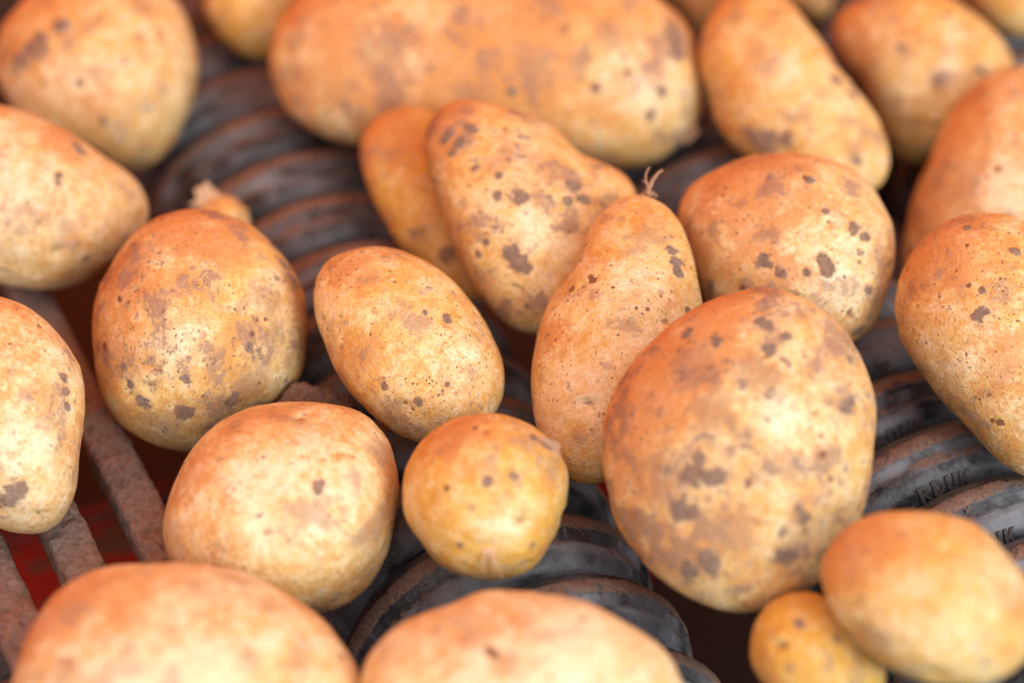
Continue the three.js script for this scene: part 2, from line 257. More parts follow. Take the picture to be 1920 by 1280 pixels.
// ---------- potatoes ----------
const POTATOES = [
  { key: 'Q', label: 'blurred yellow potato at the top edge, left of the very long one',
    at: [-0.0887,0.0152,-0.1777], turn: [-0.28426,0.05679,-0.01687,0.95691], T: 14.43, k: [0,0.2], e: [35.0351,3.1941,2.1888],
    a: [16.95,0.03,-0.79,-0.47,0.1,-0.03,0.04,0.02], b: [0,-0.03,-0.53,0.32,0.19,-0.12,-0.1,0], skin: [0.2, 0.3, 0.2, 0.1, 512, 0.36],
    spots: [] },
  { key: 'Y', label: 'dusty red-orange potato end at the top edge, right of the very long potato',
    at: [0.0723,-0.0392,-0.2703], turn: [-0.28164,-0.04063,0.01194,0.95858], T: 10.17, k: [0,0.2], e: [61.7513,3.5421,16.1458],
    a: [13.02,0.13,-0.44,-0.43,0.77,0.08,-0.02,-0.17], b: [0,0.14,-1.51,1.09,0.15,-0.19,-0.02,0.09], skin: [0.5, 0.2, 0.1, 0.1, 512, 0.36],
    spots: [[-1.5,-3.7,10.3,16.7,'d']] },
  { key: 'Z', label: 'blurred pale potato end at the top edge, behind the kidney-shaped one',
    at: [0.1085,-0.0095,-0.2256], turn: [-0.28078,-0.06481,0.01901,0.95739], T: 9.12, k: [0,0.2], e: [83.667,-0.1117,13.6858],
    a: [11.03,-0.01,-0.04,-0.69,-0.02,0.11,0.07,0], b: [0,0.06,-0.91,0.23,0.34,0.09,-0.09,-0.12], skin: [0.2, 0.6, 0.1, 0.1, 512, 0.36],
    spots: [] },
  { key: 'ZZ', label: 'blurred olive yellow potato end in the upper right corner',
    at: [0.173,0.0155,-0.189], turn: [-0.27887,-0.10806,0.0316,0.95371], T: 14.16, k: [0,0.2], e: [34.2803,0.5311,6.0908],
    a: [17.2,-0.04,-0.14,-0.33,0.08,0.04,-0.02,-0.07], b: [0,-0.02,-1.53,0.54,0.1,0.18,-0.01,0.07], skin: [0.2, 0.4, 0.1, 0.1, 512, 0.36],
    spots: [] },
  { key: 'O', label: 'very long blurred potato lying across the top, dusty orange at its left end',
    at: [-0.0075,0.0223,-0.1352], turn: [-0.29646,0.00511,-0.00159,0.95503], T: 24.18, k: [0,0.3], e: [6.0819,-4.7947,0.8053],
    a: [47.22,0.27,20.45,-0.78,3.16,-0.77,-0.88,-0.14], b: [0,1.55,-3.38,-2.98,-1.06,-1.33,0.29,0.53], skin: [0.4, 0.5, 0.7, 0.4, 1024, 0.46],
    spots: [[59.4,6.3,10.6,4.5,'m'], [60.4,2.1,13.2,3.8,'m'], [63.9,-18.2,14.8,3.1,'f'], [55.4,-10.8,20,1.7,'m'], [7.6,-10.7,25.9,1.7,'m'], [51.1,-18,21.2,1.5,'m'], [34.1,-9.6,24.4,1.5,'m'], [25,9.6,18.5,1.5,'b'], [29,-3.8,23.9,2.4,'f'], [47.6,-5.4,21.4,13.6,'p'], [44.2,-4.6,21.9,1.7,'b'], [-19.4,-3.8,24.3,2.4,'f'], [-43.1,-8.8,21.5,2.7,'f'], [-60.8,-18.2,11.9,3.1,'p'], [-36.5,15.5,14.6,2.7,'f'], [32.4,-20.4,24.3,1.9,'f'], [-16.4,-24,16.9,1.7,'m'], [14,-2.1,24.4,8.4,'f'], [39.4,7.9,17.1,6.8,'f'], [-32.9,2.9,21.5,10.2,'f'], [-6.1,-12,25.4,6.7,'f'], [-49.8,-0.4,19.3,22.1,'d'], [-2.7,6.2,21.8,27.1,'d'], [-26.2,-5.4,24,20.2,'d']], marks: [[65.1,-24.3,9.9]] },
  { key: 'topleft', label: 'round pale potato with grey mud blotches in the upper left corner',
    at: [-0.1356,0.0154,-0.141], turn: [-0.29671,0.08949,-0.02794,0.95036], T: 29.81, k: [0,0.2], e: [9.5281,-0.3308,0.5337],
    a: [32.5,0.31,0.5,-1.56,-0.22,0.28,0.07,-0.16], b: [0,-0.14,-0.94,0.61,0.35,0.31,-0.2,-0.19], skin: [0.15, 0.75, 0.25, 0.15, 768, 0.36],
    spots: [[-19.9,6,22.3,4.2,'m'], [-25.1,1.5,19.5,3.9,'m'], [-22.8,3.8,20.9,3.1,'m'], [-11.6,11.8,23.4,2.6,'m'], [-6.4,-5.7,29.8,1.6,'b'], [0.6,-18,28.2,1.9,'m'], [7.7,2.1,28.4,1.4,'b'], [12.6,8.9,24.3,1.4,'b'], [-17.7,-5.7,25.5,1.4,'b'], [20.6,-8.3,23.6,2.1,'f'], [19.4,10.3,19.9,2.4,'f'], [-6.1,-6.5,29.8,10.3,'p']] },
  { key: 'S', label: 'blurred round orange potato at the top right, behind the kidney-shaped one',
    at: [0.1377,0.0075,-0.1513], turn: [-0.29714,-0.08926,0.02791,0.95024], T: 22.03, k: [0,0.2], e: [13.5026,0.5928,3.1383],
    a: [27.77,0.19,-0.44,1.01,0.94,0.17,-0.38,0.43], b: [0,-0.04,-3.02,2.69,-0.93,0.06,-0.04,0.24], skin: [0.3, 0.45, 0.4, 0.15, 768, 0.36],
    spots: [[5.2,-4.4,22.3,2.8,'m'], [-7,5.6,19.9,1.8,'m'], [7,17.2,11.4,1.6,'b'], [11.3,12.9,13.3,1.6,'f'], [-15.8,0.8,17.6,2.1,'f'], [11.3,11.1,14.6,7.2,'p'], [8.2,-1,21.2,5.3,'p'], [18.4,-1,16.8,2.1,'m'], [-6.8,-18.3,19.1,1.8,'f'], [-23,6,12.3,16.2,'d']] },
  { key: 'R', label: 'bent kidney-shaped yellow potato with a brown mud band, upper right',
    at: [0.0879,0.0218,-0.115], turn: [-0.30406,-0.06039,0.01932,0.95054], T: 19.43, k: [0,0.4], e: [15.2108,1.6873,8.522],
    a: [27.79,-0.94,-1.58,0.46,-1.95,-0.87,-0.05,0.41], b: [0,-0.35,-8.43,-2.44,0.52,0.59,0.29,0.14], skin: [0.2, 0.55, 0.3, 0.15, 768, 0.36],
    spots: [[-10.3,-13.2,18.1,3,'m'], [-6.2,-13.8,20,4,'m'], [-1.2,-13.7,21.8,3,'m'], [-13.2,-11.1,16.9,2.7,'f'], [15.3,4.6,10.2,2,'m'], [20.3,-0.3,10.3,1.7,'m'], [5.1,-3.6,20.5,1.8,'f'], [6.8,-10.9,22.6,1.5,'f'], [10,-0.3,17.8,1.5,'f'], [-3.5,26.5,0.3,3.4,'f'], [-4.9,7.9,15.6,8.4,'p'], [21.6,-19.9,20.9,1.7,'m']] },
  { key: 'N', label: 'slim smooth orange potato half hidden behind the speckled tapering one',
    at: [-0.025,0.0107,-0.0765], turn: [-0.327,0.01775,-0.00614,0.94484], T: 13.77, k: [0,0.35], e: [23.6998,9.1687,11.1163],
    a: [22.44,-0.3,-4.75,-1.32,-0.75,0.78,0.51,0.04], b: [0,0.37,-6.04,-0.01,1.66,0.72,-0.06,-0.51], skin: [0.3, 0.3, 0.3, 0.1, 768, 0.36],
    spots: [[5.1,-17.5,17.4,2.4,'m'], [-4.5,-12.8,14.5,1.6,'f'], [-14.2,11.4,6.1,1.6,'f'], [-17.6,18,0.5,9.9,'d']] },
  { key: 'T', label: 'large dusty orange potato cut by the right edge, upper of the two there',
    at: [0.1566,0.0031,-0.0872], turn: [-0.32451,-0.1071,0.03701,0.93907], T: 25.87, k: [0,0.35], e: [8.1706,2.0344,-1.6528],
    a: [35.73,-0.18,-4.42,0.28,-0.27,0.29,-0.02,-0.11], b: [0,-0.34,3.71,-1.47,-0.15,0.3,-0.09,0.03], skin: [0.35, 0.6, 0.6, 0.1, 1024, 0.42],
    spots: [[-4.2,8.3,21.9,1.5,'b'], [1.2,15.6,18.4,1.5,'f'], [-7.4,5.9,22.5,1.3,'b'], [-18.5,2.7,19.3,1.3,'f'], [-2.5,1,25.4,13.3,'p'], [-28.3,-5.5,14.4,3.7,'f'], [-24.9,-5.5,18.4,15.1,'d'], [-15.8,19.2,9.9,15.3,'d']] },
  { key: 'small', label: 'tiny potato with torn loose skin peeking out behind the large dusty round one',
    at: [-0.0894,0.0004,-0.0795], turn: [-0.33072,0.06223,-0.02186,0.94142], T: 7.09, k: [0,0.2], e: [156.6808,-8.249,21.2735],
    a: [8.02,0,0.22,-0.02,0,0.02,-0.01,-0.02], b: [0,0,-0.55,-0.12,-0.09,-0.03,-0.02,0], skin: [0.1, 0.6, 0.1, 0.0, 512, 0.36],
    spots: [[-2,3.8,5.3,0.8,'f']], marks: [[-5,6.6,-0.1]] },
  { key: 'left', label: 'oval pale yellow potato with fine specks, pointing right, at the left edge',
    at: [-0.145,0.0184,-0.065], turn: [-0.32585,0.10337,-0.03587,0.93907], T: 23.96, k: [0,0.15], e: [12.59,-1.7819,2.5735],
    a: [28.64,0.07,2.1,1.96,0.59,0.32,0.55,0.1], b: [0,-0.32,-2.82,-0.48,0.28,-0.56,-0.13,-0.05], skin: [0.12, 0.8, 0.9, 0.1, 1024, 0.36],
    spots: [[13.5,16.5,8.5,1.6,'m'], [15.3,14.7,9.3,1.6,'m'], [7.8,7.3,20.6,1.4,'m'], [7.6,5.4,21.5,1.1,'m'], [-1.1,-0.5,24,0.8,'b'], [15.5,-17,18,1.4,'m'], [-2.4,17,16.2,1.1,'f'], [0.4,4.1,23,11.2,'p'], [9.4,-6.7,23.3,1.4,'f'], [9.9,18.5,8.8,6.5,'d']] },
  { key: 'G', label: 'tapering potato with many square grey mud spots, behind the pear-shaped one',
    at: [0.0044,0.0248,-0.0519], turn: [-0.33014,-0.00323,0.00113,0.94393], T: 20.39, k: [0,0.35], e: [11.524,1.46,3.588],
    a: [30.5,0.53,-1.97,2.68,-0.11,1.06,0.18,-0.38], b: [0,-0.4,-4.88,2.38,0.96,-0.52,0.71,-0.02], skin: [0.28, 0.6, 0.9, 0.4, 1536, 0.42],
    spots: [[-2.4,4.1,18.8,2.6,'m'], [-4.2,-11.1,22.4,2.6,'m'], [-2.4,-14.1,22.9,2.6,'m'], [0.4,-16.1,23.4,1.4,'m'], [13.4,6.9,14.3,2.3,'m'], [15.7,3.8,15.4,2.2,'m'], [11.4,2.9,17.4,1.8,'m'], [-16,24,4.9,2.2,'m'], [-23,21.6,4.1,2.5,'m'], [-19.8,19.9,6.8,2.5,'m'], [-21.4,17.3,7.5,1.6,'m'], [-15,12.6,12.7,1.2,'m'], [-8.5,4.4,17.9,1.5,'m'], [-8.1,10.2,15.4,1.2,'m'], [-11.5,-8.6,19.7,1.1,'m'], [-13.4,-11.9,18.6,1.1,'m'], [-6.6,17.2,11.3,1.5,'f'], [-2.7,15.6,12.4,1.2,'f'], [-18.1,2.6,14.3,1.5,'f'], [18.9,10.3,8.8,2.2,'f'], [1.9,-3.5,21.5,6.1,'p'], [-1.2,14.9,12.7,9.3,'p'], [-24.8,26.1,-0.4,8.7,'d']] },
  { key: 'E', label: 'large round potato with brown dust and a dark pit, resting beside the mud-caked bars',
    at: [-0.0905,0.0113,-0.0152], turn: [-0.35466,0.06796,-0.02586,0.93217], T: 29.35, k: [0,0.15], e: [9.4839,0.8802,-0.4575],
    a: [32.59,0.29,-1.54,1.23,0.18,-0.21,-0.19,-0.13], b: [0,0.05,0.8,-0.11,-0.56,-0.15,0.04,0.17], skin: [0.38, 0.5, 1.0, 0.45, 1536, 0.42],
    spots: [[-2.8,-13.7,28.8,1.8,'m'], [-14.9,-20.4,22.9,2.2,'m'], [-3.6,-23,25.2,2.5,'m'], [-19.7,-10.8,22.5,1.6,'m'], [-18.1,-15.2,22.8,1.3,'m'], [21.9,23.6,1,2.5,'m'], [25.2,18.4,5,2.6,'m'], [27.8,13.8,6.4,2.4,'m'], [12.7,6.5,25.3,3,'f'], [14.6,-5,26.3,1.3,'m'], [9.8,-20,23.8,2.2,'m'], [6.1,-22.7,23.8,2.1,'f'], [25.5,-9.6,17.1,2.7,'f'], [19.4,2.4,22.7,1.2,'b'], [15.6,-1.3,25.6,1,'b'], [13.4,-10.9,26.1,1.5,'f'], [-4,-3.5,29.5,8.8,'p'], [-21.5,8.3,18,1.4,'b'], [1.8,-1.7,29.5,1.3,'f'], [-26,-5,14.9,1.5,'b'], [19.4,8.3,20.8,6.7,'f'], [14.9,-15.3,23.7,7.4,'f'], [-9.9,-27.1,20.8,7.5,'f'], [22.4,-0.6,20.8,6,'f'], [-18.7,17.2,15,15.1,'d'], [0.4,27.8,12.9,13.6,'d'], [-21.4,-5,21.3,10.4,'d']] },
  { key: 'M', label: 'pale lumpy potato cut by the left edge, above the mud-caked bars',
    at: [-0.1369,0.0189,0.0275], turn: [-0.37129,0.10715,-0.04318,0.9213], T: 20.33, k: [0,0.2], e: [14.698,4.6966,1.4079],
    a: [26.71,0.14,-4.48,-0.46,0.49,0.09,0.16,-0.04], b: [0,0.05,-1.5,-0.09,1.04,0.33,-0.29,-0.21], skin: [0.2, 0.85, 0.3, 0.25, 512, 0.46],
    spots: [[15.9,9.8,10.6,1.7,'m'], [16.5,5.5,12,1.6,'m'], [17,2,12.9,1.3,'m'], [3.3,-21,19.4,3.1,'m'], [0.6,-23.1,18.3,2.3,'m'], [5.2,4.7,18.5,2.6,'f'], [1.7,11.7,16.4,1.7,'f'], [4.6,-7.8,20.9,7.1,'p'], [8.6,-3.6,19.4,1.4,'f']] },
  { key: 'I', label: 'round potato, orange dust on top, dark mud specks below, right of the root-tipped one',
    at: [0.0806,0.0228,-0.0376], turn: [-0.33728,-0.06015,0.0216,0.93923], T: 25.42, k: [0,0.25], e: [10.9002,-1.0867,1.2196],
    a: [30.45,-0.14,1.51,-0.37,-0.64,0.08,-0.02,0.26], b: [0,-0.06,-1.8,0.57,-0.29,0.51,-0.09,0.07], skin: [0.5, 0.65, 1.0, 0.2, 1536, 0.42],
    spots: [[-7.1,-3.1,25.3,1.5,'m'], [-5.9,-4.9,25.7,1.4,'m'], [-2.2,-6.8,26.2,1.8,'m'], [9.6,-3.9,25,1.8,'m'], [10.6,-6.1,25.1,1.8,'m'], [4.7,-7.1,26.2,1.2,'m'], [18.1,5.4,18.6,2.1,'m'], [20.8,3.3,17.8,1.8,'m'], [22,-11.8,19.1,1.4,'m'], [5.9,19.4,12.8,1.5,'m'], [4.1,20.3,12,1.2,'b'], [-22.5,-10.8,16.3,1.5,'m'], [10,10.3,19.4,1.2,'m'], [14.8,9.6,18,1.1,'f'], [19.6,-23.5,15.2,2.1,'m'], [8.9,-14.3,25,12,'p'], [16.4,-18,21.3,1.8,'b'], [-13.3,-11.4,23.1,1.2,'b'], [-16.6,11.2,17.5,18.3,'d'], [-27.3,-0.9,12.7,9.2,'d']] },
  { key: 'H', label: 'upright pear-shaped potato with two dry root stubs on its tip',
    at: [0.0291,0.0229,0.0024], turn: [-0.35786,-0.02276,0.00873,0.93346], T: 18.82, k: [0,0.35], e: [14.0001,6.5235,-4.4005],
    a: [28.77,0.05,-7.79,-0.07,1.67,0.09,-0.37,-0.01], b: [0,-0.21,4.84,-0.48,-1.97,0.47,0.56,-0.07], skin: [0.18, 0.6, 0.7, 0.08, 1536, 0.3],
    spots: [[15.5,24.7,2.6,1.8,'m'], [16.5,21.7,3.8,2.2,'m'], [17.2,18.8,4.9,1.8,'m'], [-6.9,16.7,8.5,1.3,'b'], [-7.7,17.6,7.3,1,'b'], [-12.7,14.1,5.3,1.3,'b'], [8.2,8.4,14.6,0.9,'b'], [19.3,7.9,7.8,1.3,'m'], [-1,14.7,11.9,0.7,'b'], [12,12.8,11.3,1,'f'], [-8.8,26.9,-3.3,0.9,'b'], [7,7,15.4,0.6,'b'], [4,16.9,11,8.7,'p'], [1.2,33.8,-2.3,1.5,'f'], [5.4,8.8,14.9,0.6,'b'], [-18.4,-0.5,10.7,7.3,'d']], marks: [[8.6,41.4,-13.9]] },
  { key: 'D', label: 'smooth sharply focused oval potato with a bright highlight, in the middle of the picture',
    at: [-0.0288,0.021,0.002], turn: [-0.35875,0.02249,-0.00865,0.93312], T: 19.88, k: [0,0.3], e: [16.2681,1.3138,6.4397],
    a: [25.62,0.16,-1,0.21,-0.63,0.35,-0.13,-0.03], b: [0,-0.04,-5.27,0.38,0,-0.18,0.11,-0.09], skin: [0.25, 0.55, 0.75, 0.12, 1536, 0.25],
    spots: [[10.5,6.7,14,1.3,'m'], [2.8,-16.1,21,1.3,'m'], [-7.9,-10.1,18.8,1.6,'f'], [-3.9,17,10.4,1,'b'], [11,-11.3,20.6,1,'b'], [6.7,-10.3,21.4,0.9,'b'], [5.8,-9.4,21.4,0.7,'b'], [4.5,8.5,15.2,1,'m'], [13.3,-14,19.9,0.9,'f'], [8,14,9.1,0.9,'f'], [-18.8,-0.8,11.7,1,'f'], [16.5,-6.6,17.3,8.6,'p'], [-6.7,-12,18.9,1,'m'], [-9.4,8.5,15.6,1,'f'], [-16.9,22.7,2.3,8.9,'d']] },
  { key: 'U', label: 'broad golden potato with one dark mud dot, lower of the two at the right edge',
    at: [0.1374,0.023,0.0027], turn: [-0.35573,-0.10554,0.04047,0.92773], T: 22.84, k: [0,0.25], e: [10.8887,2.5417,3.8813],
    a: [31.5,-0.45,-3.91,-1.44,0.13,0.32,-0.01,-0.22], b: [0,0.38,-5.75,0.33,0.88,0.24,-0.15,0.01], skin: [0.25, 0.6, 0.8, 0.15, 1536, 0.36],
    spots: [[-6.5,7.2,20.2,2.6,'m'], [-6.9,13.5,17.6,1.2,'m'], [-10.6,15,16.3,1,'b'], [-11.4,31.4,3.2,1.2,'m'], [1.9,25,9.4,1.5,'m'], [-14.7,33.8,-2.9,1.4,'f'], [1.2,19.7,13.7,1.3,'f'], [-2.3,-22.5,22.2,1.3,'b'], [-4.4,-21.8,21.4,1,'b'], [-7.1,-14.7,22.2,1.3,'f'], [-3,-3.3,23.3,8.7,'p'], [-11.3,26.3,8.8,0.7,'b'], [-3.5,31.1,4.1,1.2,'f'], [-18.9,26,5.8,13.5,'d']] },
  { key: 'J', label: 'biggest round potato, blotched all over with grey mud, right of centre',
    at: [0.0592,0.031,0.053], turn: [-0.38073,-0.04918,0.02028,0.92316], T: 25.99, k: [0,0.2], e: [6.9649,0.995,-0.5585],
    a: [38.12,-0.34,-2.75,-0.97,0.17,0.15,-0.1,0.04], b: [0,0.11,1.55,0.42,-0.47,0.15,0.03,0.03], skin: [0.45, 0.6, 0.8, 0.7, 1536, 0.52],
    spots: [[-12,-6,25.4,3.4,'m'], [-6.8,-7.3,26.6,3.2,'m'], [-10.7,-2.7,25.3,2.1,'m'], [-16,-15.1,24.4,3.2,'m'], [-12.7,-16.4,25.5,2.4,'m'], [-8.3,-28.2,23.9,3.4,'m'], [-13.6,-31,20.7,2.9,'m'], [-18.2,-29.2,19.3,2.1,'f'], [8.9,-26.6,23.6,1.9,'m'], [11.5,-26.5,22.7,1.9,'m'], [25.9,9.9,15.1,2.1,'m'], [27.6,11.9,12.7,1.3,'m'], [5.2,31.5,10.4,3,'m'], [6.5,24.5,15.6,2.1,'m'], [11.2,28,12.4,1.8,'m'], [-6.2,27.4,12.7,2.3,'m'], [-13.7,29.1,7.5,1.9,'m'], [15.4,-17,23.7,1.8,'m'], [13.9,-15.1,24.6,1.3,'m'], [27.6,22.6,6.2,1.8,'m'], [1.2,-8.5,27,1.3,'b'], [19.9,-1.4,21.5,1.1,'b'], [3.5,-18.3,26.6,1.3,'f'], [-8.1,1.2,25,2.6,'f'], [-9.4,11.8,21.3,2.1,'f'], [22.3,18.5,13.7,5.4,'p'], [11.5,5.1,23.4,7.9,'p'], [21.8,-7.9,20.9,1.3,'b'], [-22.8,10.6,16.4,5.4,'p'], [8.9,9.1,22.7,6.6,'p'], [-6.8,9.1,22.9,7.9,'f'], [-20,-8,22.7,7.9,'f'], [-12.1,19.9,16.3,8,'f'], [3.7,18.4,19.5,6.7,'f'], [-1.7,-20.9,26.5,6.6,'f'], [14,-5.3,24.5,5.3,'f'], [-13.6,26.9,10,14.9,'d'], [-27.1,13.4,11.8,12.2,'d'], [-28.2,-2.8,16.7,8,'d']] },
  { key: 'L', label: 'small round orange potato with a root tuft on its front, below the oval one',
    at: [-0.0065,0.0209,0.0605], turn: [-0.3916,0.00541,-0.0023,0.92012], T: 21.28, k: [0,0.1], e: [21.086,0.9698,0.1894],
    a: [21.79,0.01,-0.49,-0.15,-0.15,-0.03,0.03,-0.01], b: [0,0.07,-0.1,0.25,0.03,0.07,-0.01,-0.03], skin: [0.25, 0.35, 0.25, 0.1, 768, 0.32],
    spots: [[7,4.7,19.1,1.7,'m'], [7.9,3.3,19.1,1.2,'f'], [-0.1,3.6,20.6,1.3,'m'], [-3.6,-2.6,21.1,1.7,'f'], [-10.3,2,18.4,1.2,'b'], [-6.7,-12.1,17.7,0.9,'m'], [11.4,-11.9,15.2,0.9,'m'], [15.3,12.9,7.6,2.4,'m'], [12.5,14.6,8.9,1.9,'m'], [5,0.7,20.6,1.1,'f'], [8.3,-5.9,19.4,1.3,'f'], [3.7,-7.2,20.5,6,'p'], [-3,17.2,11.2,1.1,'b'], [-5.7,16.1,11.8,10.8,'d']], marks: [[0.5,-13.8,18], [16.7,12.5,5.5]] },
  { key: 'clod', label: 'lumpy brown clod of soil behind the pale round potato with the white shiny spot',
    at: [-0.0546,0.0023,0.0085], turn: [-0.37246,0.04171,-0.01676,0.92696], T: 5.95, k: [0,0.2], e: [126.5045,-50.35,20.6707],
    a: [9.24,-0.02,1.94,0,0.2,0.01,0,-0.04], b: [0,0.06,-0.83,-0.22,-0.33,-0.15,-0.13,-0.09], skin: [0, 0, 0, 0, 512, 0.36],
    spots: [] },
  { key: 'C', label: 'blurred pale round potato with a white shiny spot, in front of the soil clod',
    at: [-0.0596,0.0096,0.0537], turn: [-0.39341,0.048,-0.02057,0.91788], T: 25.69, k: [0,0.2], e: [11.4275,-1.1135,-0.843],
    a: [29.72,0.23,1.45,-0.94,-0.56,0.04,-0.05,0.07], b: [0,0.12,1.21,-0.19,0.87,-0.28,0.06,-0.12], skin: [0.25, 0.8, 0.3, 0.1, 768, 0.27],
    spots: [[8.4,5.2,23.2,1.9,'m'], [25.8,-9.5,10.8,1.8,'f'], [22.5,-5.3,17.2,1.2,'f'], [14.1,-0.5,22.8,1.1,'f'], [7.3,16.2,17.2,4.7,'p'], [-8.8,6.9,22.3,8.2,'p'], [-4.6,-6.5,26,1.2,'f'], [-17.1,12.4,15,1.2,'f'], [3.4,-4.5,26,1.5,'f'], [-24,9.7,9.6,8.4,'d']] },
  { key: 'W', label: 'small dark orange potato tucked under the blurred one at the lower right',
    at: [0.0741,0.0133,0.1072], turn: [-0.42405,-0.06275,0.02947,0.90298], T: 12.96, k: [0,0.2], e: [42.6864,-3.677,10.4024],
    a: [15.55,-0.2,0.71,0.35,-0.11,-0.01,-0.11,-0.06], b: [0,0.07,-1.92,-0.78,-0.27,-0.13,-0.08,-0.04], skin: [0.2, 0.2, 0.3, 0.08, 768, 0.36],
    spots: [[-4.1,7.9,9.3,1.4,'m'], [5.1,4.4,10.3,0.9,'m'], [-7.6,2.6,10.9,1.2,'b'], [-6.4,-2.5,11.9,1.6,'f']] },
  { key: 'V', label: 'blurred smooth orange potato in the lower right corner, lying over a small one',
    at: [0.0988,0.0351,0.1072], turn: [-0.41096,-0.08639,0.03916,0.90671], T: 18.75, k: [0,0.3], e: [20.0839,-2.8556,4.8006],
    a: [22.67,-0.17,1.69,-0.29,-0.14,0.03,0,0.06], b: [0,0.15,-2.79,0.23,-0.48,0.11,0.09,0.06], skin: [0.3, 0.45, 0.15, 0.08, 768, 0.32],
    spots: [[12.5,-14.5,16.5,2.3,'f'], [-15.5,-0.7,14.5,1.3,'f'], [-6.1,14.8,9,1.3,'f'], [11.9,5.4,13.2,1.3,'f'], [16.8,6,9,7.6,'p'], [-14.8,11.1,10,1.8,'f'], [-17.3,12.4,7.4,10.2,'d']] },
  { key: 'K', label: 'large very blurred pale potato in the bottom left foreground',
    at: [-0.0784,0.0161,0.1169], turn: [-0.4288,0.06721,-0.03201,0.90033], T: 23.59, k: [0,0.4], e: [9.1832,-3.7251,0.7357],
    a: [34.18,0.26,7.18,0.54,0.73,0.27,-0.03,0.01], b: [0,0.46,-1.47,-0.81,-0.4,-0.66,0.03,-0.31], skin: [0.2, 0.9, 0.1, 0.05, 512, 0.36],
    spots: [[-13,7.3,18.8,2.5,'f'], [15.1,5.5,19.1,3,'f'], [-2,3,22.2,16.3,'p'], [-27.6,4.3,15.8,2.8,'f'], [-32.2,14.3,4.5,11.7,'d']] },
  { key: 'X', label: 'very blurred pale potato at the bottom centre, in front of the rubber discs',
    at: [0.002,0.0193,0.1205], turn: [-0.43071,-0.00175,0.00083,0.90249], T: 18.35, k: [0,0.4], e: [14.2106,-7.2321,0.231],
    a: [28.11,-0.08,7.88,0.19,1.93,-0.04,0.6,0.02], b: [0,0.39,-0.34,-0.64,-0.33,-0.29,-0.22,-0.05], skin: [0.2, 0.9, 0.08, 0.02, 512, 0.36],
    spots: [[-7.1,7.3,14,2.2,'b'], [-6.3,6.3,14.7,1.7,'f'], [14.4,15.1,4.7,1.8,'f'], [-19.5,12.6,6.4,1.8,'f'], [3,3.9,16.4,18.6,'p']] },
];
const grainMat = new THREE.MeshStandardMaterial({ color: lin(0.3, 0.17, 0.1), roughness: 0.95 });
const grainBase = new THREE.IcosahedronGeometry(1, 0);
const made = {}, mudCrumbMat = new THREE.MeshStandardMaterial({ color: lin(0.28, 0.19, 0.135), roughness: 0.95 });
